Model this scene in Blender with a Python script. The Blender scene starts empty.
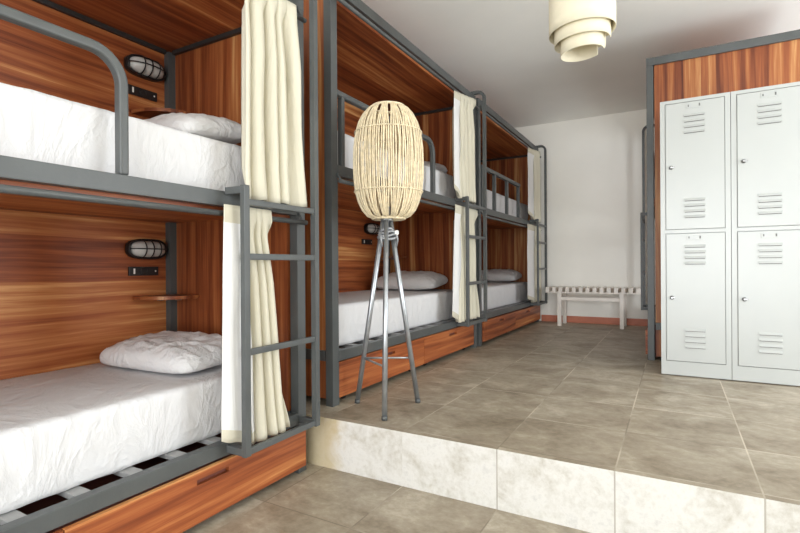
import bpy, bmesh, math, random
from mathutils import Vector, Matrix, noise
from math import sin, cos, pi, radians, sqrt, atan2

random.seed(7)
SC = bpy.context.scene
COL = SC.collection
STEP = 0.245          # height of the raised floor above the lower one (raised floor is z = 0)

# ------------------------------------------------------------------ materials
def new_mat(name):
    m = bpy.data.materials.new(name); m.use_nodes = True
    nt = m.node_tree; nt.nodes.clear()
    out = nt.nodes.new('ShaderNodeOutputMaterial')
    b = nt.nodes.new('ShaderNodeBsdfPrincipled')
    nt.links.new(b.outputs[0], out.inputs[0])
    return m, nt, b

def N(nt, kind, **kw):
    n = nt.nodes.new(kind)
    for k, v in kw.items():
        if k in n.inputs: n.inputs[k].default_value = v
        else: setattr(n, k, v)
    return n

def ramp(nt, stops, interp='LINEAR'):
    r = nt.nodes.new('ShaderNodeValToRGB')
    r.color_ramp.interpolation = interp
    el = r.color_ramp.elements
    while len(el) > 1: el.remove(el[-1])
    el[0].position = stops[0][0]; el[0].color = (*stops[0][1], 1)
    for p, c in stops[1:]:
        e = el.new(p); e.color = (*c, 1)
    return r

def s2l(r, g, b):
    def f(c):
        c /= 255
        return c / 12.92 if c <= .04045 else ((c + .055) / 1.055) ** 2.4
    return (f(r), f(g), f(b))

def math_node(nt, op, a, b=None, c=None):
    n = nt.nodes.new('ShaderNodeMath'); n.operation = op
    for i, v in enumerate((a, b, c)):
        if v is None: continue
        if isinstance(v, (int, float)): n.inputs[i].default_value = v
        else: nt.links.new(v, n.inputs[i])
    return n.outputs[0]

def mix_col(nt, fac, a, b, blend='MIX'):
    n = nt.nodes.new('ShaderNodeMix'); n.data_type = 'RGBA'; n.blend_type = blend
    for idx, v in ((0, fac), (6, a), (7, b)):
        if isinstance(v, (int, float)): n.inputs[idx].default_value = v
        elif isinstance(v, tuple): n.inputs[idx].default_value = (*v, 1) if len(v) == 3 else v
        else: nt.links.new(v, n.inputs[idx])
    return n.outputs[2]

def wood(name, grain, cross, width=16.0, tint=1.0, strip=.30):
    """Warm veneer in strips: grain runs along one axis, strips lie across the other."""
    m, nt, b = new_mat(name)
    tc = N(nt, 'ShaderNodeTexCoord')
    oi = N(nt, 'ShaderNodeObjectInfo')
    sep = N(nt, 'ShaderNodeSeparateXYZ'); nt.links.new(tc.outputs['Object'], sep.inputs[0])
    rnd = math_node(nt, 'MULTIPLY', oi.outputs['Random'], 37.0)
    g = sep.outputs['XYZ'.index(grain)]; c = sep.outputs['XYZ'.index(cross)]
    gs = math_node(nt, 'ADD', g, rnd)
    # gently wandering strips
    cmb = N(nt, 'ShaderNodeCombineXYZ'); nt.links.new(math_node(nt, 'MULTIPLY', gs, .8), cmb.inputs[0])
    nt.links.new(math_node(nt, 'MULTIPLY', c, 2.0), cmb.inputs[1])
    warp = N(nt, 'ShaderNodeTexNoise', Scale=1.0, Detail=2.0); nt.links.new(cmb.outputs[0], warp.inputs['Vector'])
    cw = math_node(nt, 'ADD', c, math_node(nt, 'MULTIPLY', warp.outputs['Fac'], .055))
    cr = math_node(nt, 'ADD', cw, rnd)
    vo = N(nt, 'ShaderNodeTexVoronoi', Scale=width); vo.voronoi_dimensions = '1D'
    nt.links.new(cr, vo.inputs['W'])
    sv = N(nt, 'ShaderNodeSeparateColor'); nt.links.new(vo.outputs['Color'], sv.inputs[0])
    # streaky figure
    cm2 = N(nt, 'ShaderNodeCombineXYZ'); nt.links.new(math_node(nt, 'MULTIPLY', gs, .9), cm2.inputs[0])
    nt.links.new(math_node(nt, 'MULTIPLY', cr, 26.0), cm2.inputs[1])
    n1 = N(nt, 'ShaderNodeTexNoise', Scale=1.0, Detail=5.0, Roughness=.6); nt.links.new(cm2.outputs[0], n1.inputs['Vector'])
    cm3 = N(nt, 'ShaderNodeCombineXYZ'); nt.links.new(math_node(nt, 'MULTIPLY', gs, 3.5), cm3.inputs[0])
    nt.links.new(math_node(nt, 'MULTIPLY', cr, 160.0), cm3.inputs[1])
    n2 = N(nt, 'ShaderNodeTexNoise', Scale=1.0, Detail=3.0); nt.links.new(cm3.outputs[0], n2.inputs['Vector'])
    v = math_node(nt, 'MULTIPLY', sv.outputs[0], strip)
    v = math_node(nt, 'ADD', v, math_node(nt, 'MULTIPLY_ADD', n1.outputs['Fac'], 1.35, -.31))
    v = math_node(nt, 'ADD', v, math_node(nt, 'MULTIPLY', n2.outputs['Fac'], .16))
    t = tint
    r = ramp(nt, [(.24, tuple(t*q for q in s2l(94, 43, 23))), (.44, tuple(t*q for q in s2l(131, 67, 36))),
                  (.60, tuple(t*q for q in s2l(158, 88, 49))), (.78, tuple(t*q for q in s2l(182, 115, 67))), (.95, tuple(t*q for q in s2l(214, 160, 104)))])
    nt.links.new(v, r.inputs[0])
    nt.links.new(r.outputs[0], b.inputs['Base Color'])
    b.inputs['Roughness'].default_value = .42
    b.inputs['Specular IOR Level'].default_value = .35
    return m

def plain(name, rgb, rough=.5, metal=0.0, var=.06, scale=12.0, bump=0.0, bscale=60.0, spec=.5):
    m, nt, b = new_mat(name)
    tc = N(nt, 'ShaderNodeTexCoord')
    n = N(nt, 'ShaderNodeTexNoise', Scale=scale, Detail=4.0); nt.links.new(tc.outputs['Object'], n.inputs['Vector'])
    lo = tuple(max(0, c * (1 - var)) for c in rgb); hi = tuple(min(1, c * (1 + var)) for c in rgb)
    r = ramp(nt, [(.3, lo), (.7, hi)]); nt.links.new(n.outputs['Fac'], r.inputs[0])
    nt.links.new(r.outputs[0], b.inputs['Base Color'])
    b.inputs['Roughness'].default_value = rough; b.inputs['Metallic'].default_value = metal
    b.inputs['Specular IOR Level'].default_value = spec
    if bump:
        nb = N(nt, 'ShaderNodeTexNoise', Scale=bscale, Detail=5.0); nt.links.new(tc.outputs['Object'], nb.inputs['Vector'])
        bp = N(nt, 'ShaderNodeBump', Strength=bump, Distance=.01); nt.links.new(nb.outputs['Fac'], bp.inputs['Height'])
        nt.links.new(bp.outputs[0], b.inputs['Normal'])
    return m

def linen(name, rgb, bump=.35, sx=3.0, sy=3.0, sz=3.0):
    """Cotton with soft creases."""
    m, nt, b = new_mat(name)
    tc = N(nt, 'ShaderNodeTexCoord')
    mp = N(nt, 'ShaderNodeMapping'); mp.inputs['Scale'].default_value = (sx, sy, sz)
    mp.inputs['Rotation'].default_value = (.5, .15, .35)
    nt.links.new(tc.outputs['Object'], mp.inputs[0])
    n1 = N(nt, 'ShaderNodeTexNoise', Scale=2.2, Detail=5.0, Roughness=.55, Distortion=1.2); nt.links.new(mp.outputs[0], n1.inputs['Vector'])
    n2 = N(nt, 'ShaderNodeTexNoise', Scale=9.0, Detail=4.0, Distortion=.8); nt.links.new(mp.outputs[0], n2.inputs['Vector'])
    ridge = math_node(nt, 'ABSOLUTE', math_node(nt, 'SUBTRACT', n1.outputs['Fac'], .5))
    ridge = math_node(nt, 'POWER', math_node(nt, 'SUBTRACT', 1.0, math_node(nt, 'MULTIPLY', ridge, 4.0)), 3.0)
    h = math_node(nt, 'ADD', math_node(nt, 'MULTIPLY', ridge, .6), math_node(nt, 'MULTIPLY', n2.outputs['Fac'], .45))
    bp = N(nt, 'ShaderNodeBump', Strength=bump, Distance=.02); nt.links.new(h, bp.inputs['Height'])
    nt.links.new(bp.outputs[0], b.inputs['Normal'])
    r = ramp(nt, [(.3, tuple(c * .96 for c in rgb)), (.7, rgb)]); nt.links.new(n2.outputs['Fac'], r.inputs[0])
    nt.links.new(r.outputs[0], b.inputs['Base Color'])
    b.inputs['Roughness'].default_value = .85; b.inputs['Specular IOR Level'].default_value = .2
    return m

def floor_mat(name, riser=False):
    m, nt, b = new_mat(name)
    tc = N(nt, 'ShaderNodeTexCoord')
    sep = N(nt, 'ShaderNodeSeparateXYZ'); nt.links.new(tc.outputs['Object'], sep.inputs[0])
    PX, PY = .4415, .44
    def cell(o, off, p): return math_node(nt, 'DIVIDE', math_node(nt, 'SUBTRACT', o, off), p)
    cx = cell(sep.outputs[0], -1.0785, PX); cy = cell(sep.outputs[1], 2.40, PY)
    def line(c, p, w):
        f = math_node(nt, 'FRACT', c)
        d = math_node(nt, 'MINIMUM', f, math_node(nt, 'SUBTRACT', 1.0, f))
        return math_node(nt, 'LESS_THAN', math_node(nt, 'MULTIPLY', d, p), w)
    lx = line(cx, PX, .0028)
    g = math_node(nt, 'MULTIPLY', lx, math_node(nt, 'GREATER_THAN', sep.outputs[0], -.9)) if riser else math_node(nt, 'MAXIMUM', lx, line(cy, PY, .003))
    # one tone per tile
    cmb = N(nt, 'ShaderNodeCombineXYZ'); nt.links.new(math_node(nt, 'FLOOR', cx), cmb.inputs[0]); nt.links.new(math_node(nt, 'FLOOR', cy), cmb.inputs[1])
    wn = N(nt, 'ShaderNodeTexWhiteNoise'); nt.links.new(cmb.outputs[0], wn.inputs['Vector'])
    off = N(nt, 'ShaderNodeVectorMath'); off.operation = 'MULTIPLY_ADD'
    nt.links.new(wn.outputs['Color'], off.inputs[0]); off.inputs[1].default_value = (6, 6, 6); nt.links.new(tc.outputs['Object'], off.inputs[2])
    mp = N(nt, 'ShaderNodeMapping'); mp.inputs['Scale'].default_value = (2.4, 2.9, 3.0) if not riser else (4, 4, 4)
    nt.links.new(off.outputs[0], mp.inputs[0])
    n1 = N(nt, 'ShaderNodeTexNoise', Scale=1.6, Detail=8.0, Roughness=.62, Distortion=.7); nt.links.new(mp.outputs[0], n1.inputs['Vector'])
    n2 = N(nt, 'ShaderNodeTexNoise', Scale=11.0, Detail=6.0, Roughness=.7); nt.links.new(mp.outputs[0], n2.inputs['Vector'])
    v = math_node(nt, 'ADD', math_node(nt, 'MULTIPLY', n1.outputs['Fac'], .62), math_node(nt, 'MULTIPLY', n2.outputs['Fac'], .38))
    v = math_node(nt, 'ADD', v, math_node(nt, 'MULTIPLY', math_node(nt, 'SUBTRACT', wn.outputs['Value'], .5), .07))
    if riser:
        r = ramp(nt, [(.34, s2l(178, 173, 162)), (.46, s2l(200, 198, 192)), (.56, s2l(213, 212, 208)), (.68, s2l(192, 191, 188))])
    else:
        r = ramp(nt, [(.32, s2l(116, 104, 87)), (.44, s2l(141, 129, 111)), (.54, s2l(158, 147, 129)), (.66, s2l(184, 174, 157))])
    nt.links.new(v, r.inputs[0])
    gn = N(nt, 'ShaderNodeTexNoise', Scale=2.3, Detail=2.0); nt.links.new(tc.outputs['Object'], gn.inputs['Vector'])
    gr = ramp(nt, [(.40, s2l(116, 104, 88)), (.56, s2l(206, 196, 178))] if not riser else [(.4, s2l(140, 134, 124)), (.6, s2l(176, 170, 158))])
    nt.links.new(gn.outputs['Fac'], gr.inputs[0])
    base = r.outputs[0]
    if riser:                                            # an ochre stain at the end under the bunk
        st = N(nt, 'ShaderNodeMapRange'); st.interpolation_type = 'SMOOTHSTEP'
        st.inputs[1].default_value = -1.36; st.inputs[2].default_value = -1.50
        nt.links.new(math_node(nt, 'ADD', sep.outputs[0], math_node(nt, 'MULTIPLY_ADD', n1.outputs['Fac'], .3, -.15)), st.inputs[0])
        base = mix_col(nt, math_node(nt, 'MULTIPLY', st.outputs[0], .75), base, s2l(190, 172, 130))
    col = mix_col(nt, math_node(nt, 'MULTIPLY', g, .8), base, gr.outputs[0])
    nt.links.new(col, b.inputs['Base Color'])
    rr = ramp(nt, [(.3, (.52,)*3), (.7, (.36,)*3)]); nt.links.new(n1.outputs['Fac'], rr.inputs[0])
    nt.links.new(rr.outputs[0], b.inputs['Roughness'])
    bp = N(nt, 'ShaderNodeBump', Strength=.12, Distance=.004); nt.links.new(n2.outputs['Fac'], bp.inputs['Height'])
    nt.links.new(bp.outputs[0], b.inputs['Normal'])
    return m

def plaster(name, rgb, var=.05):
    m, nt, b = new_mat(name)
    tc = N(nt, 'ShaderNodeTexCoord')
    n = N(nt, 'ShaderNodeTexNoise', Scale=1.3, Detail=6.0, Roughness=.6); nt.links.new(tc.outputs['Object'], n.inputs['Vector'])
    r = ramp(nt, [(.3, tuple(c * (1 - var) for c in rgb)), (.7, tuple(min(1, c * (1 + var)) for c in rgb))]); nt.links.new(n.outputs['Fac'], r.inputs[0])
    nt.links.new(r.outputs[0], b.inputs['Base Color']); b.inputs['Roughness'].default_value = .9; b.inputs['Specular IOR Level'].default_value = .2
    n2 = N(nt, 'ShaderNodeTexNoise', Scale=40.0, Detail=4.0); nt.links.new(tc.outputs['Object'], n2.inputs['Vector'])
    bp = N(nt, 'ShaderNodeBump', Strength=.12, Distance=.006); nt.links.new(n2.outputs['Fac'], bp.inputs['Height']); nt.links.new(bp.outputs[0], b.inputs['Normal'])
    return m

M = {
 'wood_yz': wood('veneer_lengthways_upright', 'Y', 'Z', 8.5),
 'wood_yx': wood('veneer_lengthways_flat', 'Y', 'X', 10.0),
 'wood_zx': wood('veneer_vertical', 'Z', 'X', 19.0, .8, .42),
 'wood_shelf': wood('veneer_shelf', 'X', 'Y', 20.0, .75),
 'steel': plain('grey_painted_steel', s2l(79, 82, 82), .42, 0, .10, 7, .05, 90, .5),
 'shaded_steel': plain('shaded_steel_angle', s2l(46, 44, 43), .5),  # grey steel darkened: the shade under the canopy is put into the colour
 'slat': plain('pale_grey_steel', s2l(150, 150, 150), .5, 0, .08, 20),
 'dark': plain('shaded_drawer_board', s2l(104, 54, 42), .7, 0, .15, 8),  # dark brown puts the shade inside the drawers into the colour
 'black': plain('black_plastic', s2l(30, 28, 28), .4, 0, .1, 30),
 'rubber': plain('caster_rubber', s2l(35, 33, 32), .6),
 'sheet': linen('white_cotton_sheet', s2l(216, 216, 218), .30, 2.2, 2.2, 1.2),
 'pillowcase': linen('white_cotton_pillowcase', s2l(222, 222, 223), .35, 3, 3, 3),
 'cream': linen('cream_curtain_cotton', s2l(206, 201, 183), .15, 3, 3, .6),
 'lining': linen('white_curtain_lining', s2l(226, 226, 225), .12, 3, 3, .6),
 'cane': plain('pale_cane', s2l(219, 204, 172), .6, 0, .2, 45, .2, 120),
 'galv': plain('galvanised_tube', s2l(168, 172, 176), .32, .75, .12, 25),
 'rope': plain('grey_binding', s2l(150, 152, 155), .5, .4, .25, 40),
 'white_plastic': plain('white_plastic', s2l(232, 230, 224), .4),
 'locker': plain('white_locker_enamel', s2l(178, 181, 179), .26, 0, .012, 3, .0, 10, .5),
 'slot': plain('shadowed_slot', s2l(105, 105, 103), .6),
 'chrome': plain('chrome', s2l(150, 150, 150), .3, 1.0),
 'bench': plain('white_painted_wood', s2l(228, 222, 214), .55, 0, .05, 14),
 'paper': linen('cream_paper_felt', s2l(226, 219, 196), .06, 2, 2, 2),
 'cage': plain('black_cage_metal', s2l(42, 40, 40), .4, .4),
 'floor': floor_mat('stone_look_tiles'),
 'riser': floor_mat('pale_riser_tiles', True),
 'wall': plaster('wall_plaster', s2l(245, 243, 236), .025),
 'ceil': plaster('ceiling_plaster', s2l(243, 243, 239), .025),
 'base': plain('terracotta_baseboard', s2l(188, 112, 84), .5, 0, .14, 9),
 'frame': plain('window_frame', s2l(90, 92, 94), .5),
}
def glass_mat():
    m, nt, b = new_mat('frosted_lamp_glass')
    b.inputs['Base Color'].default_value = (*s2l(214, 214, 210), 1); b.inputs['Roughness'].default_value = .22
    b.inputs['Transmission Weight'].default_value = .25
    return m
M['glass'] = glass_mat()

# ------------------------------------------------------------------ mesh helpers
class MB:
    def __init__(s): s.bm = bmesh.new(); s.mi = 0
    def _mark(s, faces):
        for f in faces: f.material_index = s.mi
    def box(s, x0, x1, y0, y1, z0, z1, bev=0.0):
        r = bmesh.ops.create_cube(s.bm, size=1.0)
        vs = r['verts']
        for v in vs:
            v.co = Vector(((x0 + x1) / 2 + v.co.x * abs(x1 - x0), (y0 + y1) / 2 + v.co.y * abs(y1 - y0), (z0 + z1) / 2 + v.co.z * abs(z1 - z0)))
        es = {e for v in vs for e in v.link_edges}
        fs = {f for v in vs for f in v.link_faces}
        s._mark(fs)
        if bev:
            r = bmesh.ops.bevel(s.bm, geom=list(es), offset=bev, segments=2, affect='EDGES', profile=.7)
            s._mark(r['faces'])
        return s
    def tube(s, pts, r, seg=10, sq=None, up=(0, 0, 1), closed=False):
        """Sweep a round (or, with sq=(a,b), rectangular) section along a polyline."""
        pts = [Vector(p) for p in pts]; n = len(pts); rings = []
        prev = None
        for i, p in enumerate(pts):
            a = pts[(i - 1) % n] if (i > 0 or closed) else p
            b = pts[(i + 1) % n] if (i < n - 1 or closed) else p
            t = (b - a).normalized()
            if prev is None:
                u = Vector(up)
                if abs(u.dot(t)) > .95: u = Vector((1, 0, 0)) if abs(t.x) < .9 else Vector((0, 1, 0))
                u = (u - t * u.dot(t)).normalized()
            else:
                u = (prev - t * prev.dot(t)).normalized()
            prev = u; w = t.cross(u)
            rr = r[i] if isinstance(r, (list, tuple)) else r
            if sq: sec = [(sq[0], sq[1]), (-sq[0], sq[1]), (-sq[0], -sq[1]), (sq[0], -sq[1])]
            else: sec = [(rr * cos(2 * pi * k / seg), rr * sin(2 * pi * k / seg)) for k in range(seg)]
            rings.append([s.bm.verts.new(p + u * c + w * d) for c, d in sec])
        m = len(rings[0]); fs = []
        last = n if closed else n - 1
        for i in range(last):
            A, B = rings[i], rings[(i + 1) % n]
            for k in range(m):
                f = s.bm.faces.new((A[k], A[(k + 1) % m], B[(k + 1) % m], B[k])); f.smooth = not sq; fs.append(f)
        if not closed:
            fs.append(s.bm.faces.new(rings[0][::-1])); fs.append(s.bm.faces.new(rings[-1]))
        s._mark(fs); return s
    def lathe(s, prof, c=(0, 0, 0), seg=24, smooth=True, axis='Z'):
        rings = []
        for r, z in prof:
            ring = []
            for k in range(seg):
                a = 2 * pi * k / seg
                p = {'Z': (r * cos(a), r * sin(a), z), 'X': (z, r * cos(a), r * sin(a)), 'Y': (r * cos(a), z, r * sin(a))}[axis]
                ring.append(s.bm.verts.new(Vector(c) + Vector(p)))
            rings.append(ring)
        fs = []
        for A, B in zip(rings, rings[1:]):
            for k in range(seg):
                f = s.bm.faces.new((A[k], A[(k + 1) % seg], B[(k + 1) % seg], B[k])); f.smooth = smooth; fs.append(f)
        fs.append(s.bm.faces.new(rings[0][::-1])); fs.append(s.bm.faces.new(rings[-1]))
        s._mark(fs); return s
    def grid(s, fn, nu, nv, smooth=True, matfn=None, wrap=False):
        vs = [[s.bm.verts.new(fn(i / nu, j / nv)) for j in range(nv + 1)] for i in range(nu + (0 if wrap else 1))]
        for i in range(nu):
            A = vs[i]; B = vs[(i + 1) % len(vs)]
            for j in range(nv):
                f = s.bm.faces.new((A[j], B[j], B[j + 1], A[j + 1])); f.smooth = smooth
                f.material_index = matfn((i + .5) / nu, (j + .5) / nv) if matfn else s.mi
        return s
    def build(s, name, mats, parent=None, loc=(0, 0, 0), rot=(0, 0, 0)):
        bmesh.ops.recalc_face_normals(s.bm, faces=s.bm.faces[:])
        me = bpy.data.meshes.new(name); s.bm.to_mesh(me); s.bm.free()
        for m in (mats if isinstance(mats, (list, tuple)) else [mats]): me.materials.append(M[m])
        o = bpy.data.objects.new(name, me); COL.objects.link(o)
        o.location = loc; o.rotation_euler = rot
        if parent: o.parent = parent
        return o

def thing(name, label, cat, loc=(0, 0, 0), rz=0.0, group=None):
    o = bpy.data.objects.new(name, None); COL.objects.link(o)
    o.empty_display_size = .1
    o.location = loc; o.rotation_euler = (0, 0, rz)
    return tag(o, label, cat, group)
def tag(o, label, cat, group=None):
    o['label'] = label; o['category'] = cat
    if group: o['group'] = group
    return o
def struct(o): o['kind'] = 'structure'; return o
def arc(c, r, a0, a1, n, plane):
    out = []
    for i in range(n + 1):
        a = a0 + (a1 - a0) * i / n
        u, v = r * cos(a), r * sin(a)
        out.append({'xz': (c[0] + u, c[1], c[2] + v), 'yz': (c[0], c[1] + u, c[2] + v), 'xy': (c[0] + u, c[1] + v, c[2])}[plane])
    return out

# ------------------------------------------------------------------ the room
XL, XR, YB, YF, ZC = -2.58, 2.45, 6.62, -2.9, 2.625
YS = 1.925                                   # front edge of the raised floor
b = MB()
bm = b.bm
def quad(pts, mi):
    f = bm.faces.new([bm.verts.new(p) for p in pts]); f.material_index = mi
quad([(XL, YF, -STEP), (XR, YF, -STEP), (XR, YS, -STEP), (XL, YS, -STEP)], 0)
quad([(XL, YS, -STEP), (XR, YS, -STEP), (XR, YS, 0), (XL, YS, 0)], 1)
quad([(XL, YS, 0), (XR, YS, 0), (XR, YB, 0), (XL, YB, 0)], 0)
quad([(XL, YF, -.4), (XL, YB, -.4), (XR, YB, -.4), (XR, YF, -.4)], 0)
quad([(XL, YF, -.4), (XR, YF, -.4), (XR, YF, -STEP), (XL, YF, -STEP)], 0)
quad([(XL, YB, -.4), (XL, YB, 0), (XR, YB, 0), (XR, YB, -.4)], 0)
bmesh.ops.remove_doubles(bm, verts=bm.verts[:], dist=.0005)
fl = b.build('floor', ['floor', 'riser'])
for p in fl.data.polygons: pass
struct(fl)
struct(MB().box(XL - .15, XR + .15, YF - .15, YB + .15, ZC, ZC + .12).build('ceiling', 'ceil'))
struct(MB().box(XL - .15, XL, YF - .15, YB + .15, -.4, ZC).build('wall_left', 'wall'))
struct(MB().box(XL, XR, YB, YB + .15, -.4, ZC).build('wall_back', 'wall'))
# right wall: two unseen windows added as fill; rear wall: glazed daylight doors
WY0, WY1, WZ0, WZ1 = 2.0, 3.65, .35, 2.1
VY0, VY1 = 4.5, 6.4
w = MB()
w.box(XR, XR + .15, YF - .15, WY0, -.4, ZC); w.box(XR, XR + .15, WY1, VY0, -.4, ZC); w.box(XR, XR + .15, VY1, YB + .15, -.4, ZC)
w.box(XR, XR + .15, VY0, VY1, -.4, WZ0); w.box(XR, XR + .15, VY0, VY1, 1.75, ZC)
w.box(XR, XR + .15, WY0, WY1, -.4, WZ0); w.box(XR, XR + .15, WY0, WY1, WZ1, ZC)
struct(w.build('wall_right', 'wall'))
DX0, DX1, DZ1 = -1.9, 1.9, 2.3
w = MB()
w.box(XL, DX0, YF - .15, YF, -.4, ZC); w.box(DX1, XR, YF - .15, YF, -.4, ZC); w.box(DX0, DX1, YF - .15, YF, DZ1, ZC)
struct(w.build('wall_front', 'wall'))
def frame(name, axis, c, a0, a1, z0, z1, n):
    m = MB(); t = .05
    def bx(u0, u1, q0, q1):
        if axis == 'y': m.box(u0, u1, c - .12, c - .07, q0, q1)
        else: m.box(c + .07, c + .12, u0, u1, q0, q1)
    bx(a0, a1, z0, z0 + t); bx(a0, a1, z1 - t, z1)
    for k in range(n + 1):
        u = a0 + (a1 - a0 - t) * k / n; bx(u, u + t, z0 + t, z1 - t)
    return struct(m.build(name, 'frame'))
frame('door_1', 'y', YF, DX0, DX1, -STEP, DZ1, 4)
frame('added_window_1', 'x', XR, WY0, WY1, WZ0, WZ1, 2)  # unseen window, added to brighten the raised floor and its beds
frame('added_window_2', 'x', XR, VY0, VY1, WZ0, 1.75, 2)  # unseen window, added to brighten the back wall
struct(MB().box(-1.56, XR, YB - .012, YB, 0, .085, .003).build('baseboard_back', 'base'))

# ------------------------------------------------------------------ bunk beds
L, D = 2.2, .94                              # length, depth
PAN = -D + .02                               # face of the back panel
def make_bed(label, loc, s=1, guard='bent', top=2.30, ladder_rungs=(.655, 1.035), L=2.2, D=.94, open_back=False, lx=.10, g1=1.29, over=True):
    t = thing('bunk_bed', label, 'bunk bed', loc, 0, 'steel and veneer bunk beds')
    X = lambda a: a * s
    def bx(name, mat, x0, x1, y0, y1, z0, z1, bev=.003, parent=t):
        return MB().box(min(X(x0), X(x1)), max(X(x0), X(x1)), y0, y1, z0, z1, bev).build(name, mat, parent)
    TB = top - .06; PAN = -D + .02
    # four corner posts
    for y in (0, L - .06):
        bx('post', 'steel', -.048, 0, y + .002, y + .058, 0, TB)
        bx('post', 'steel', -D, -D + .055, y, y + .06, 0, TB)
    # slim inner corner uprights
    for y in (.06, L - .11):
        bx('corner_upright', 'steel', PAN, PAN + .04, y if y > 1 else y, (y + .05), .30, 2.20)
    # canopy beams
    bx('top_beam', 'steel', -.055, 0, 0, L, TB, top)
    bx('top_beam', 'steel', -D, -D + .055, 0, L, TB, top)
    for y in (0, L - .06): bx('top_beam', 'steel', -D + .055, -.055, y, y + .06, TB, top)
    # long rails
    bx('lower_rail', 'steel', -.04, 0, .06, L - .06, .235, .29)
    bx('lower_rail', 'steel', -D, -D + .02, .06, L - .06, .235, .29)
    bx('upper_rail', 'steel', -.04, 0, .06, L - .06, 1.24, 1.30)
    for y in (0, L - .06):
        bx('end_rail', 'steel', -D + .055, -.055, y + .004, y + .056, .24, .295)
    # panels
    if not open_back: bx('back_panel', 'wood_yz', PAN - .018, PAN, .06, L - .06, .295, 2.215, 0)
    for y in (.02, L - .068 + .0):
        bx('end_panel', 'wood_zx', -D + .055, -.055, y, y + .046, .295, TB, 0)
        bx('end_panel', 'wood_zx', -D + .055, -.055, y + .01, y + .036, .03, .24, 0)
    bx('canopy_panel', 'wood_yx', PAN, -.045, .066, L - .068, 2.212, TB - .004, 0)
    bx('canopy_edge', 'shaded_steel', PAN + .001, PAN + .02, .11, L - .11, 2.19, 2.212, 0)
    for y in (.066, L - .088): bx('canopy_edge', 'shaded_steel', PAN + .04, -.056, y, y + .02, 2.19, 2.212, 0)
    bx('deck_panel', 'wood_yx', PAN, -.04, .066, L - .068, 1.246, 1.268, 0)
    bx('deck_lip', 'wood_yz', -.075, -.045, .06, L - .06, 1.218, 1.246, 0)
    # slats of the lower bunk
    n = 12
    for k in range(n):
        y = .13 + (L - .26) * k / (n - 1)
        bx('slat', 'slat', -D + .02, -.04, y - .024, y + .024, .268, .286, .002)
    # two rolling drawers
    for k in range(2):
        ye = L - (.028 if over else .066); y0, y1 = ((.066, 1.098), (1.102, ye))[k]
        yc = 1.63 if k else .60; h0, h1 = yc - .075, yc + .075; zz0, zz1 = .178, .198
        m = MB()
        x0, x1 = (X(.001), X(.019)) if over else (X(-.026), X(-.006)); x0, x1 = min(x0, x1), max(x0, x1)
        m.box(x0, x1, y0, y1, .035, zz0); m.box(x0, x1, y0, y1, zz1, .228)
        m.box(x0, x1, y0, h0, zz0, zz1); m.box(x0, x1, h1, y1, zz0, zz1)
        dr = m.build('drawer', 'wood_yz', t)
        m = MB(); a, c = sorted((X(-.86), X(.0005 if over else -.0265)))
        m.box(a, c, y0 + .01, min(y1, L - .064) - .01, .05, .20)
        m.build('drawer_box', 'dark', dr)
        for yy in (y0 + .10, y1 - .13):
            m = MB(); m.lathe([(.017, -.009), (.02, -.006), (.02, .006), (.017, .009)], (X(-.055), yy, .0205), 14, axis='Y')
            m.box(min(X(-.065), X(-.045)), max(X(-.065), X(-.045)), yy - .012, yy + .012, .036, .05)
            m.build('caster', 'rubber', dr)
    # curtain rods
    for z in (() if s < 0 else (2.175, 1.205)):
        m = MB(); m.tube([(X(.032), .03, z), (X(.032), L - .03, z)], .0115, 12)
        for y in (.05, L - .05):
            m.tube([(X(.032), y, z), (X(-.002), y, z + (.07 if z > 2 else .045))], .007, 8)
        m.build('curtain_rod', 'steel', t)
    # guard rail of the upper bunk
    gx = X(-.02)
    if guard == 'bent':
        gt, r = 1.695, .10
        pts = [(gx, .058, gt)] + arc((gx, g1 - r, gt - r), r, pi / 2, 0, 8, 'yz') + [(gx, g1, 1.30)]
        g = MB().tube(pts, .018, 10, sq=(.018, .016), up=(1, 0, 0)).build('guard_rail', 'steel', t)
        MB().box(gx - .014, gx + .014, .105, .133, 1.30, gt - .014, .003).build('upright', 'steel', g)
        bv = g.modifiers.new('round', 'BEVEL'); bv.width = .008; bv.segments = 3; bv.limit_method = 'ANGLE'; bv.angle_limit = radians(50)
    else:
        gt = 1.70
        g = MB().box(gx - .018, gx + .018, .10, 1.40, gt - .035, gt, .004).build('guard_rail', 'steel', t)
        for y in (.12, .50, .92, 1.365):
            MB().box(gx - .016, gx + .016, y - .018, y + .018, 1.30, gt - .035, .003).build('upright', 'steel', g)
    # ladder standing off the front
    yl, yr = L - .478, L - .05
    m = MB()
    a, c = sorted((X(lx - .012), X(lx + .012)))
    m.box(a, c, yl - .015, yl + .015, .245, 1.318, .004)
    zt = top + .012; r = .06
    pts = [(X(lx), yr, .245), (X(lx), yr, zt - r)] + [(X(p[0]), p[1], p[2]) for p in arc((lx - r, yr, zt - r), r, 0, pi / 2, 6, 'xz')][1:] + [(X(-.03), yr, zt)]
    m.tube(pts, .02, 8, sq=(.014, .0135), up=(0, 1, 0))
    lad = m.build('ladder', 'steel', t)
    for z in (.262, *ladder_rungs, 1.252):
        a, c = sorted((X(lx - .010), X(lx + .010)))
        MB().box(a, c, yl + .014, yr - .012, z - .013, z + .013, .005).build('rung', 'steel', lad)
    for y, z in ((yl, .262), (yr, .262), (yl, 1.30)):
        a, c = sorted((X(0), X(lx - .010)))
        MB().box(a, c, y - .013, y + .013, z - .015, z + .015, .003).build('bracket', 'steel', lad)
    return t

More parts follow.
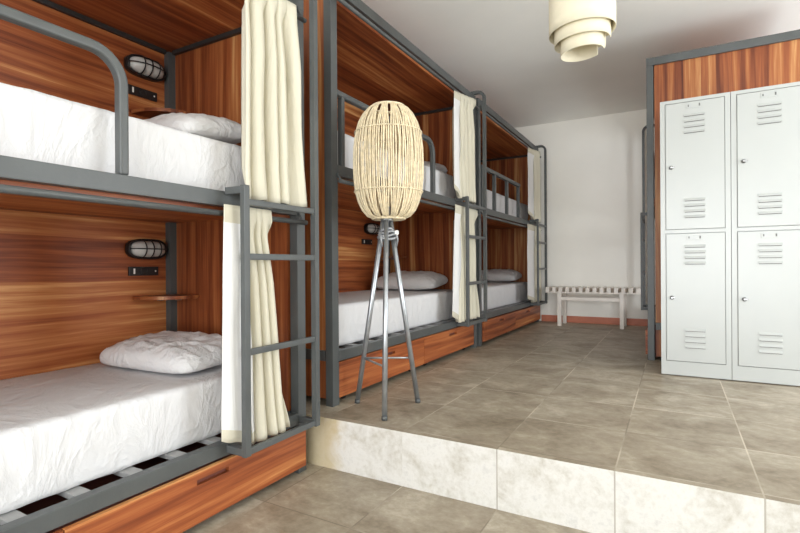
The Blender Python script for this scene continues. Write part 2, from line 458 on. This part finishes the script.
BX = -1.578
A0, B0, C0 = (BX, -.34, -STEP), (-1.588, 2.085, 0), (BX, 4.30, 0)
D0 = (-.19, 4.275, 0)
make_bed('large nearest bunk bed standing on the lower floor, left of the step', A0, g1=1.303)
make_bed('middle bunk bed on the raised floor directly behind the cane floor lamp', B0, ladder_rungs=(.60, .99), L=2.17, over=False)
make_bed('far left bunk bed with barred guard rail, reaching the back wall beside the bench', C0, guard='barred', ladder_rungs=(.70, 1.03), L=2.28)
make_bed('bunk bed at the right standing behind the white lockers', D0, s=-1, top=2.355, D=1.12, open_back=True, lx=.13)  # back left open so light from the added far window passes through

# ------------------------------------------------------------------ mattresses, pillows
def soft_box(lx, ly, lz, r, seed, amp):
    """Rounded mattress with gathered sheet; x from -lx to 0, y 0..ly, z 0..lz."""
    bm = bmesh.new()
    bmesh.ops.create_cube(bm, size=1.0)
    def cuts(axis, ln, cell):
        n = max(2, int(ln / cell))
        for k in range(1, n):
            co = [0, 0, 0]; co[axis] = -.5 + k / n
            no = [0, 0, 0]; no[axis] = 1
            bmesh.ops.bisect_plane(bm, geom=bm.verts[:] + bm.edges[:] + bm.faces[:], plane_co=co, plane_no=no)
    cuts(0, lx, .03); cuts(1, ly, .022); cuts(2, lz, .022)
    for v in bm.verts:
        p = Vector((v.co.x * lx, v.co.y * ly, v.co.z * lz))
        h = Vector((lx / 2 - r, ly / 2 - r, lz / 2 - r))
        q = Vector([max(-h[i], min(h[i], p[i])) for i in range(3)])
        d = p - q
        if d.length > 1e-9:
            nn = d.normalized()
            p = q + nn * r
        else: nn = Vector((0, 0, 1))
        # diagonal pull creases on the sides, faint ones on top
        side = abs(nn.x) + abs(nn.y)
        a = noise.noise(Vector((p.y * 7 + p.z * 5 + seed, p.z * 2.5, seed)))
        c = noise.noise(Vector((p.y * 18 + p.z * 14, p.z * 4 + 3 * p.x, seed + 5)))
        e = noise.noise(Vector((p.x * 4, p.y * 3, seed + 9)))
        ridge = max(0, 1 - abs(a) * 5) ** 2
        f = amp * (side * (.9 * ridge + .7 * c) + .6 * e)
        lowz = max(0, .5 - (p.z / lz + .5)) * 2       # the sheet tucks in below
        p += nn * f - Vector((nn.x, nn.y, 0)) * lowz * .012
        v.co = p + Vector((-lx / 2, ly / 2, lz / 2))
    for f in bm.faces: f.smooth = True
    bmesh.ops.recalc_face_normals(bm, faces=bm.faces[:])
    return bm
def mattress(label, loc, z, h, seed, ln=2.02):
    me = bpy.data.meshes.new('mattress'); bm = soft_box(.825, ln, h, .02, seed, .0042); bm.to_mesh(me); bm.free()
    me.materials.append(M['sheet'])
    o = bpy.data.objects.new('mattress', me); COL.objects.link(o)
    o.location = (loc[0] - .09, loc[1] + .075, loc[2] + z)
    return tag(o, label, 'mattress', 'white sheeted mattresses on the bunks')
ZL, ZU = .286, 1.268
HL, HU = .242, .264
mattress('white sheeted mattress on the lowest bunk, slats showing along its front', A0, ZL, HL, 1)
mattress('white sheeted mattress on the upper bunk at the top left of the photo', A0, ZU, HU, 2)
mattress('white sheeted mattress on the lower bunk of the bed behind the floor lamp', B0, ZL, HL, 3)
mattress('white sheeted mattress on the upper bunk of the bed behind the floor lamp', B0, ZU, HU, 4)
mattress('white sheeted mattress on the lower bunk of the far left bed', C0, ZL, HL, 5)
mattress('white sheeted mattress on the far upper bunk, behind the barred guard rail', C0, ZU, HU, 6)

def pillow(label, loc, w, l, h, seed, rot=0.0, tilt=(0, 0)):
    m = MB()
    def shape(sign):
        def fn(u, v):
            a, c = u * 2 - 1, v * 2 - 1
            rc = 1 - .13 * (a * a * c * c) ** 2.5
            px = a * rc * (1 - .03 * (1 - c * c) * abs(a) ** 6)
            py = c * rc * (1 - .04 * (1 - a * a) * abs(c) ** 6)
            t = max(0.0, (1 - abs(a) ** 3.2)) ** .5 * max(0.0, (1 - abs(c) ** 3.0)) ** .5
            wr = noise.noise(Vector((px * 5 + seed, py * 7, seed))) * .014 + noise.noise(Vector((px * 3 + py * 12, py * 3 - px * 8, seed + 4))) * .008
            z = t * h * (.62 if sign > 0 else .30) * (1 if sign > 0 else max(t, 1e-6) ** -.45) + (wr * t if sign > 0 else 0)
            return Vector((px * w / 2, py * l / 2, h * .30 + sign * z))
        return fn
    m.grid(shape(1), 44, 34); m.grid(shape(-1), 44, 34)
    bmesh.ops.remove_doubles(m.bm, verts=m.bm.verts[:], dist=.0008)
    o = m.build('pillow', 'pillowcase', None, loc, (tilt[0], tilt[1], rot))
    return tag(o, label, 'pillow', 'white pillows on the bunks')
def pil(label, bed, z, h, seed, rot=0, x=-.52, y=1.885, tilt=(0, 0), w=.64):
    return pillow(label, (bed[0] + x, bed[1] + y, bed[2] + z), w, .42, h, seed, rot, tilt)
ml, mu = ZL + HL, ZU + HU
pil('plump white pillow on the lowest bunk of the nearest bed, under the corner shelf', A0, ml + .012, .14, 1, .05, y=1.845, x=-.505, tilt=(.06, 0))
pil('white pillow on the upper bunk of the nearest bed', A0, mu + .026, .15, 2, -.02, y=1.86, tilt=(.14, 0), w=.74)
pil('white pillow on the lower bunk of the bed behind the floor lamp', B0, ml + .024, .15, 3, .03, y=1.86, tilt=(.12, 0))
pil('white pillow on the upper bunk of the bed behind the floor lamp', B0, mu + .022, .14, 4, 0, y=1.86, tilt=(.12, 0))
pil('white pillow on the lower bunk of the far left bed', C0, ml + .022, .15, 5, .02, y=1.93, x=-.48, tilt=(.1, 0))

# ------------------------------------------------------------------ curtains
def curtain(label, bed, ztop, zbot, top, bot, folds, amp, lin, seed, sx=1, rise=0.0):
    """top / bot: y-extent at the rod and at the hem; lin: share of the width showing the white lining."""
    m = MB(); rnd = random.Random(seed)
    ph = [rnd.uniform(-.5, .5) for _ in range(40)]; am = [rnd.uniform(.65, 1.2) for _ in range(40)]
    def fn(u, v):
        y0 = top[0] + (bot[0] - top[0]) * v; y1 = top[1] + (bot[1] - top[1]) * v
        fall = min(1.0, .55 + v * 1.4)
        if lin and u < lin:                                   # flat leading panel
            k = u / lin
            y = y0 + (y1 - y0) * lin * k * 1.25
            x = .056 + .010 * sin(k * pi) * fall - .008 * k + .004 * noise.noise(Vector((k * 3, v * 4, seed)))
        else:
            q = (u - lin) / (1 - lin)
            qf = folds * (q + .035 * sin(2 * pi * (1.7 * q + seed))) + .30 * noise.noise(Vector((q * folds * .6, v * 1.5, seed + 3))) + .38
            i = int(max(0, q * folds))
            lobe = (.5 - .5 * cos(qf * 2 * pi)) ** .8        # rounded folds with deep valleys between
            tw = .75 + .5 * (am[i] - .65) / .55 * .5
            y = y0 + (y1 - y0) * (lin + (1 - lin) * q) - amp * .38 * fall * sin(qf * 2 * pi) * (1.1 - .4 * v)
            y = max(y0 + (y1 - y0) * lin * .85 - .002, y)
            lo = -.020 if v < .85 else -.020 + (v - .85) / .12 * .028
            lo = min(lo, .008)
            if y > 2.06: lo = max(lo, .006)
            x = lo + (.074 - lo) * lobe * fall ** .5 * tw + .004 * noise.noise(Vector((q * 3, v * 2, seed + 8)))
            x = min(.084, x)
        w = max(0.0, min(1.0, 1 - (v - .055) / .06)); x = x * (1 - w) + (.057 + (x - .04) * .10) * w   # hooked on in front of the rod
        zt = ztop + rise * u; zh = zbot + (.062 * (1 - u / lin) if lin and u < lin else 0)
        z = zt + (zh - zt) * v + (.008 * noise.noise(Vector((u * 9, 0, seed))) if v > .98 else 0)
        return Vector((x * sx, y, z))
    nu = int(24 + folds * 16)
    m.grid(fn, nu, 40, matfn=lambda u, v: 1 if (u < lin and .07 < v < .955) else 0)
    o = m.build('curtain', ['cream', 'lining'], None, bed)
    sd = o.modifiers.new('cloth', 'SOLIDIFY'); sd.thickness = .003; sd.offset = 0
    return tag(o, label, 'curtain', 'cream curtains on the bunks')
curtain('long cream curtain bunched at the upper bunk of the nearest bed', A0, 2.20, 1.275, (1.79, 2.075), (1.768, 2.135), 4.3, .036, .0, 11)
curtain('cream curtain with white lining at the lowest bunk of the nearest bed, behind its ladder', A0, 1.238, .262, (1.655, 1.92), (1.638, 2.05), 4, .028, .36, 12)
curtain('cream curtain gathered at the upper bunk of the middle bed', B0, 2.145, 1.30, (1.53, 2.04), (1.53, 2.05), 5, .03, .22, 13, rise=.075)
curtain('cream curtain gathered at the lower bunk of the middle bed, behind its ladder', B0, 1.238, .285, (1.54, 2.06), (1.47, 2.08), 5, .028, .22, 14)
curtain('white and cream curtain at the upper bunk of the far left bed', C0, 2.15, 1.30, (1.52, 2.15), (1.53, 2.17), 5, .028, .40, 15, rise=.07)
curtain('white and cream curtain at the lower bunk of the far left bed, near the bench', C0, 1.238, .285, (1.48, 2.17), (1.48, 2.17), 5, .028, .42, 16)

# ------------------------------------------------------------------ bunk fittings
def bulkhead(label, bed, z, y=1.965):
    t = thing('bulkhead_lamp', label, 'wall lamp', (bed[0] + PAN, bed[1] + y, bed[2] + z), 0, 'caged bulkhead lamps in the bunks')
    a, c = .108, .053
    se = lambda q: math.copysign(abs(q) ** .68, q)
    def oval(m, sc, x0, x1, k=1.0, n=36):
        def ring(x, f): return [m.bm.verts.new((x, a * f * se(cos(2 * pi * i / n)), c * f * se(sin(2 * pi * i / n)))) for i in range(n)]
        R = [ring(x0, sc), ring(x1 - .006, sc), ring(x1, sc * .95)]
        for A_, B_ in zip(R, R[1:]):
            for i in range(n):
                f = m.bm.faces.new((A_[i], A_[(i + 1) % n], B_[(i + 1) % n], B_[i])); f.smooth = True
        m.bm.faces.new(R[0][::-1]); m.bm.faces.new(R[-1])
    m = MB(); oval(m, 1.0, .0005, .032); m.build('lamp_base', 'cage', t)
    m = MB()
    def dome(u, v):
        an = 2 * pi * u; ph = v * pi / 2; f = cos(ph)
        return Vector((.032 + .048 * sin(ph), a * .88 * f * se(cos(an)), c * .82 * f * se(sin(an))))
    m.grid(dome, 36, 10, wrap=True); bmesh.ops.remove_doubles(m.bm, verts=m.bm.verts[:], dist=.0005)
    m.build('lamp_glass', 'glass', t)
    m = MB()
    for yy in (-.042, .0, .042):
        sc = max(0, 1 - abs(yy / a) ** 3.2) ** (1 / 3.2)
        m.tube([(.03 + .058 * sin(q) * sc ** .4, yy, -c * .95 * sc * cos(q)) for q in [pi * i / 12 for i in range(13)]], .0032, 6)
    m.tube([(.03 + .060 * sin(q), -a * .97 * cos(q), 0) for q in [pi * i / 16 for i in range(17)]], .0032, 6)
    m.tube([(.034, a * .95 * se(cos(2 * pi * i / 36)), c * .93 * se(sin(2 * pi * i / 36))) for i in range(36)], .006, 6, closed=True)
    m.build('lamp_cage', 'cage', t)
    return t
def socket(label, bed, z, y=1.955):
    t = thing('socket_panel', label, 'power socket', (bed[0] + PAN, bed[1] + y, bed[2] + z), 0, 'black socket panels in the bunks')
    MB().box(.0005, .012, -.083, .083, -.024, .024, .003).build('face_plate', 'black', t)
    m = MB(); m.lathe([(.019, 0), (.019, .004), (.014, .004), (.014, .001)], (.012, .0, 0), 20, axis='X'); m.build('socket_outlet', 'black', t)
    MB().box(.012, .016, -.060, -.052, -.014, .014, .001).build('switch', 'white_plastic', t)
    MB().box(.012, .015, .062, .068, -.004, .004, .001).build('indicator', 'white_plastic', t)
    return t
def corner_shelf(label, bed, z, ln=2.2):
    ye = ln - .068; r = .21
    t = thing('corner_shelf', label, 'shelf', (bed[0] + PAN, bed[1] + ye, bed[2] + z), 0, 'small wooden corner shelves in the bunks')
    m = MB(); n = 14
    # a board notched round the corner upright, its free edge rounded
    prof = [(.0015, -.24), (.05, -.245)]
    out = [(.001, -.052), (.001, -.235)] + [(.03 + .20 * sin(q), -.05 - .185 * cos(q)) for q in [pi / 2 * i / n for i in range(n + 1)]] + [(.23, -.001), (.044, -.001), (.044, -.052)]
    lo = [m.bm.verts.new((x, y, 0)) for x, y in out]; hi = [m.bm.verts.new((x, y, .018)) for x, y in out]
    m.bm.faces.new(lo[::-1]); m.bm.faces.new(hi)
    for i in range(len(out)):
        j = (i + 1) % len(out); m.bm.faces.new((lo[i], lo[j], hi[j], hi[i]))
    m.build('board', 'wood_shelf', t)
    for x, y in ((.02, -.09), (.08, -.02)):
        MB().box(x - .012, x + .012, y - .012, y + .012, -.014, 0, .002).build('bracket', 'chrome', t)
    return t
bulkhead('caged oval lamp on the lowest bunk panel of the nearest bed', A0, 1.093)
bulkhead('caged oval lamp on the upper bunk panel of the nearest bed', A0, 2.065)
bulkhead('dark caged lamp in the lower bunk seen behind the floor lamp tripod', B0, 1.10, 1.80)
socket('black socket and switch panel in the lowest bunk of the nearest bed', A0, .975)
socket('black socket and switch panel in the upper bunk of the nearest bed', A0, 1.932)
socket('black socket panel in the lower bunk seen behind the floor lamp tripod', B0, .975, 1.735)
corner_shelf('small wooden corner shelf above the pillow on the lowest bunk of the nearest bed', A0, .825)
corner_shelf('small wooden corner shelf over the pillow on the upper bunk of the nearest bed', A0, 1.808)
corner_shelf('small wooden corner shelf in the lower bunk behind the floor lamp tripod', B0, .825, 2.17)

# ------------------------------------------------------------------ floor lamp
LC = Vector((-1.325, 2.215, 0)); SX = .012
t = thing('floor_lamp', 'tripod floor lamp with a woven cane shade standing on the raised floor', 'floor lamp', LC)
feet = [(-.197, 0.0), (.092, -.188), (.093, .165)]
ZT = .99
tops = []
for fx, fy in feet:
    d = Vector((fx, fy, 0)).normalized()
    p0 = Vector((fx, fy, 0.0)); p1 = d * .022 + Vector((0, 0, ZT)); tops.append((p0, p1))
    lg = MB().tube([p0 + (p1 - p0) * k for k in (.012, .5, 1)], .0135, 14).build('leg', 'galv', t)
    MB().tube([p0 + Vector((0, 0, .0005)), p0 + (p1 - p0) * .022], .0145, 14).build('rubber_foot', 'steel', lg)
m = MB()
zb = .25
pts = [p0 + (p1 - p0) * (zb / ZT) for p0, p1 in tops]
for i in (1, 2): m.tube([pts[0], pts[i]], .0055, 8)
m.build('brace', 'galv', t)
m = MB()
for k, z in enumerate((.895, .91, .925, .94)):
    R_ = .046 - .004 * k
    m.tube([(R_ * cos(2 * pi * i / 24), R_ * sin(2 * pi * i / 24), z + .006 * sin(4 * pi * i / 24 + k)) for i in range(24)], .007, 8, closed=True)
for a in (0.4, 2.4, 4.5):
    m.tube([(.05 * cos(a), .05 * sin(a), .92), (.056 * cos(a + .2), .056 * sin(a + .2), .885), (.052 * cos(a + .3), .052 * sin(a + .3), .85)], [.007, .006, .003], 8)
m.build('leg_binding', 'rope', t)
MB().lathe([(.006, -.012), (.011, -.008), (.011, .008), (.006, .012)], (.048, .02, .925), 12).build('wire_clip', 'white_plastic', t)
MB().lathe([(.03, .985), (.034, .99), (.034, 1.0), (.02, 1.01), (.02, 1.06), (.014, 1.065)], (0, 0, 0), 20).build('lamp_holder', 'galv', t)
# cane shade: straight body, domed ends
def prof(v):                                   # v 0..1 bottom to top -> radius, height
    P = [(.080, 1.0), (.112, 1.014), (.138, 1.045), (.158, 1.088), (.171, 1.138), (.179, 1.21), (.181, 1.29), (.178, 1.37), (.168, 1.448), (.153, 1.498), (.131, 1.54), (.104, 1.572), (.078, 1.584)]
    x = v * (len(P) - 1); i = min(int(x), len(P) - 2); f = x - i
    return (P[i][0] * (1 - f) + P[i + 1][0] * f, P[i][1] * (1 - f) + P[i + 1][1] * f)
m = MB(); n = 92
rc = random.Random(3)
for k in range(n):
    a0 = 2 * pi * k / n
    w1, w2, ph = rc.uniform(-.018, .018), rc.uniform(-.018, .018), rc.uniform(0, 6.28)
    pts = []
    for j in range(25):
        v = j / 24; r, z = prof(v)
        band = min(1, abs(z - 1.138) * 14) * min(1, abs(z - 1.448) * 14)
        mid = 1 if 1.138 < z < 1.448 else .35
        da = (w1 * sin(v * 7 + ph) + w2 * sin(v * 15 + ph * 2)) * band * mid
        # canes gather into bundles on the domes
        if z < 1.138 or z > 1.448:
            g = (k % 6 - 2.5) / 6
            e = min(1, (1.138 - z) / .15 if z < 1.138 else (z - 1.448) / .13)
            da -= g * e * .16
        off = .0025 if k % 2 else -.0015
        pts.append(((r + off) * cos(a0 + da), (r + off) * sin(a0 + da), z))
    m.tube(pts, [.0040 if k % 3 else .0050] * 25, 5)
m.build('lamp_shade', 'cane', t, (.010, .004, 0))
m = MB()
for z, r in ((1.138, .172),):
    m.tube([((r + .004 * (1 if i % 2 else -1) + .003) * cos(2 * pi * i / 152), (r + .004 * (1 if i % 2 else -1) + .003) * sin(2 * pi * i / 152), z) for i in range(152)], .0042, 5, closed=True)
m.build('weave_band', 'cane', t, (.010, .004, 0))
m = MB()
for z, r in ((1.448, .169),):
    m.tube([((r + .004 * (1 if i % 2 else -1) + .003) * cos(2 * pi * i / 152), (r + .004 * (1 if i % 2 else -1) + .003) * sin(2 * pi * i / 152), z) for i in range(152)], .0042, 5, closed=True)
m.build('weave_band', 'cane', t, (.010, .004, 0))
MB().tube([(.084 * cos(2 * pi * i / 40), .084 * sin(2 * pi * i / 40), 1.584) for i in range(40)], .008, 8, closed=True).build('shade_rim', 'cane', t, (.010, .004, 0))
m = MB()
for z, r in ((1.0, .084),):
    m.tube([(r * cos(2 * pi * i / 40), r * sin(2 * pi * i / 40), z) for i in range(40)], .008, 8, closed=True)
m.tube([(.09 * cos(q), .09 * sin(q), 1.0) for q in (0.3, 0.3 + pi)], .005, 6)
m.tube([(.09 * cos(q), .09 * sin(q), 1.0) for q in (1.9, 1.9 + pi)], .005, 6)
m.build('shade_rim', 'cane', t, (.010, .004, 0))

# ------------------------------------------------------------------ pendant lamp
PC = Vector((-.405, 2.6, 0))
t = thing('pendant_lamp', 'cream spiral pendant lamp shade hanging from the ceiling', 'pendant lamp', (PC.x, PC.y, ZC))
m = MB(); turns = 3.1; nA = 170
TR = (.099, .129, .155, .160)
def sp(u, v):
    k = u * turns; a = k * 2 * pi + .85
    i = min(int(k), 2); f = k - i
    e = max(0.0, (f - .88) / .12) if i < 2 else 0.0    # each turn steps outwards and upwards over its last stretch
    e = e * e * (3 - 2 * e)
    r = TR[i] + (TR[i + 1] - TR[i]) * e + .004 * f
    low = -.812 + .052 * (i + e) + .008 * (cos(a) * .87 + sin(a) * .49)
    return Vector((r * cos(a), r * sin(a), low + (-.28 - low) * v))
m.grid(sp, nA, 8)
o = m.build('lamp_shade', 'paper', t)
sd = o.modifiers.new('paper', 'SOLIDIFY'); sd.thickness = .0025; sd.offset = 0
m = MB(); m.tube([(-.157, 0, -.30), (.157, 0, -.30)], .004, 6); m.tube([(0, -.157, -.30), (0, .157, -.30)], .004, 6); m.build('shade_support', 'cage', t)
MB().tube([(0, 0, -.42), (0, 0, -.02)], .004, 8).build('cord', 'white_plastic', t)
MB().lathe([(.05, -.03), (.055, -.022), (.055, -.0005)], (0, 0, 0), 24).build('ceiling_rose', 'white_plastic', t)
MB().lathe([(.012, -.52), (.03, -.50), (.034, -.47), (.02, -.43), (.017, -.41)], (0, 0, 0), 20).build('bulb', 'glass', t)

# ------------------------------------------------------------------ lockers
def locker(label, x0, w):
    y0, dep, H = 3.764, .48, 1.848
    t = thing('locker', label, 'locker', (x0, y0, 0), 0, 'white metal lockers against the bunk end')
    e = .029
    m = MB()
    m.box(0, w, .02, dep, .006, H)                                     # carcass
    m.box(0, e, 0, .02, .006, H); m.box(w - e, w, 0, .02, .006, H)     # frame stiles
    m.box(e, w - e, 0, .02, H - .022, H); m.box(e, w - e, 0, .02, .006, .098); m.box(e, w - e, 0, .02, .955, .978)
    m.build('cabinet', 'locker', t)
    for k, (z0, z1) in enumerate(((.102, .951), (.982, H - .026))):
        m = MB(); g = .0035
        m.box(e + g, w - e - g, -.003, .0185, z0, z1, .002)
        d = m.build('door', 'locker', t)
        cx = w / 2 + .0
        vz = ((.737, .218) if k == 0 else (1.745, 1.068))
        tops = ((.867, .312) if k == 0 else (1.735, 1.175))
        for q, zt in enumerate(tops):
            m = MB(); m2 = MB()
            for j in range(4):
                z = zt - .037 * j
                # hooded louvre with a dark slit below it
                a = [(-.0030, z + .010), (-.0105, z - .004), (-.0105, z - .006), (-.0030, z - .006)]
                vs0 = [m.bm.verts.new((cx - .060, yy, zz)) for yy, zz in a]; vs1 = [m.bm.verts.new((cx + .060, yy, zz)) for yy, zz in a]
                m.bm.faces.new(vs0); m.bm.faces.new(vs1[::-1])
                for i in range(4): m.bm.faces.new((vs0[i], vs0[(i + 1) % 4], vs1[(i + 1) % 4], vs1[i]))
                m2.box(cx - .057, cx + .057, -.0042, -.0032, z - .010, z - .006)
            lv = m.build('louvre', 'locker', d); m2.build('vent_slit', 'slot', d)
        ztop = z1 - .025
        m = MB(); m.box(cx - .045, cx + .045, -.0055, -.003, ztop - .018, ztop + .012, .001); m.build('label_holder', 'locker', d)
        m = MB(); m.box(cx - .036, cx - .030, -.0065, -.0055, ztop - .008, ztop + .006); m.box(cx + .026, cx + .034, -.0065, -.0055, ztop - .010, ztop + .008); m.build('label_clip', 'slot', d)
        zl = .524 if k == 0 else 1.396
        m = MB(); m.lathe([(.013, -.003), (.013, -.010), (.009, -.012), (.009, -.020), (.006, -.022)][::-1], (e + .036, 0, zl), 18, axis='Y')
        m.box(e + .036, e + .058, -.020, -.013, zl - .004, zl + .005, .001)
        m.build('lock', 'chrome', d)
    for xx in (.03, w - .03):
        m = MB()
        for yy in (.04, dep - .04): m.lathe([(.014, 0.0005), (.014, .006)], (xx, yy, 0), 12)
        m.build('foot', 'rubber', t)
    return t
locker('white two-door metal locker, left one, beside the dark bunk post', -.085, .397)
locker('white two-door metal locker, right one, cut off by the right edge of the photo', .315, .397)

# ------------------------------------------------------------------ bench
bx0, bx1, by0, by1 = -1.405, -.345, 6.17, 6.55
t = thing('bench', 'low white slatted wooden bench standing against the back wall', 'bench', ((bx0 + bx1) / 2, (by0 + by1) / 2, 0))
hw, hd = (bx1 - bx0) / 2, (by1 - by0) / 2
for x in (-.365, .335):
    for y in (-hd + .02, hd - .05):
        MB().box(x - .022, x + .022, y - .022, y + .022, 0.0005, .405, .003).build('leg', 'bench', t)
for y in (-hd + .02, hd - .05):
    MB().box(-.343, .313, y - .014, y + .014, .315, .355, .003).build('apron', 'bench', t)
    MB().box(-hw, hw, y - .02, y + .02, .405, .418, .002).build('slat_bearer', 'bench', t)
ns = 14
for k in range(ns):
    x = -hw + .022 + (2 * hw - .044) * k / (ns - 1)
    MB().box(x - .0215, x + .0215, -hd, hd, .418, .474, .004).build('slat', 'bench', t)

# ------------------------------------------------------------------ light
def area(name, loc, rot, sx, sy, power, col):
    l = bpy.data.lights.new(name, 'AREA'); l.shape = 'RECTANGLE'; l.size = sx; l.size_y = sy; l.energy = power; l.color = col
    o = bpy.data.objects.new(name, l); COL.objects.link(o); o.location = loc; o.rotation_euler = rot
    return o
area('daylight_doors', (0, YF - .05, 1.05), (radians(107), 0, 0), 3.7, 2.3, 238, (.95, .98, 1.0))
area('added_window_fill', (XR + .06, (WY0 + WY1) / 2, (WZ0 + WZ1) / 2), (radians(90), 0, radians(90)), WY1 - WY0 - .1, 1.7, 84, (.93, .97, 1.0))  # fill lamp in the added side window
area('added_far_fill', (XR + .06, (VY0 + VY1) / 2, (.35 + 1.75) / 2), (radians(90), 0, radians(90)), 1.85, 1.35, 42, (.93, .97, 1.0))  # fill lamp in the added far window, lifts the back wall
W = bpy.data.worlds.new('daylight'); SC.world = W; W.use_nodes = True
bg = W.node_tree.nodes['Background']; bg.inputs[0].default_value = (.85, .92, 1.0, 1); bg.inputs[1].default_value = .6

# ------------------------------------------------------------------ camera
yaw, pitch, roll = radians(29.3727), radians(-.0859), radians(-.3714)
F = Vector((-sin(yaw) * cos(pitch), cos(yaw) * cos(pitch), sin(pitch)))
R0 = Vector((cos(yaw), sin(yaw), 0)); U0 = R0.cross(F)
Rv = R0 * cos(roll) + U0 * sin(roll); Uv = -R0 * sin(roll) + U0 * cos(roll)
cd = bpy.data.cameras.new('camera'); cam = bpy.data.objects.new('camera', cd); COL.objects.link(cam)
mw = Matrix((Rv, Uv, -F)).transposed().to_4x4(); mw.translation = Vector((0, 0, .75))
cam.matrix_world = mw
cd.sensor_fit = 'HORIZONTAL'; cd.sensor_width = 36.0; cd.lens = 488.99 / 800 * 36.0; cd.clip_start = .05
SC.camera = cam

SC.cycles.diffuse_bounces = 8
vs = SC.view_settings
vs.view_transform = 'Standard'; vs.look = 'None'; vs.gamma = 1.0; vs.use_curve_mapping = False; vs.exposure = 0.03
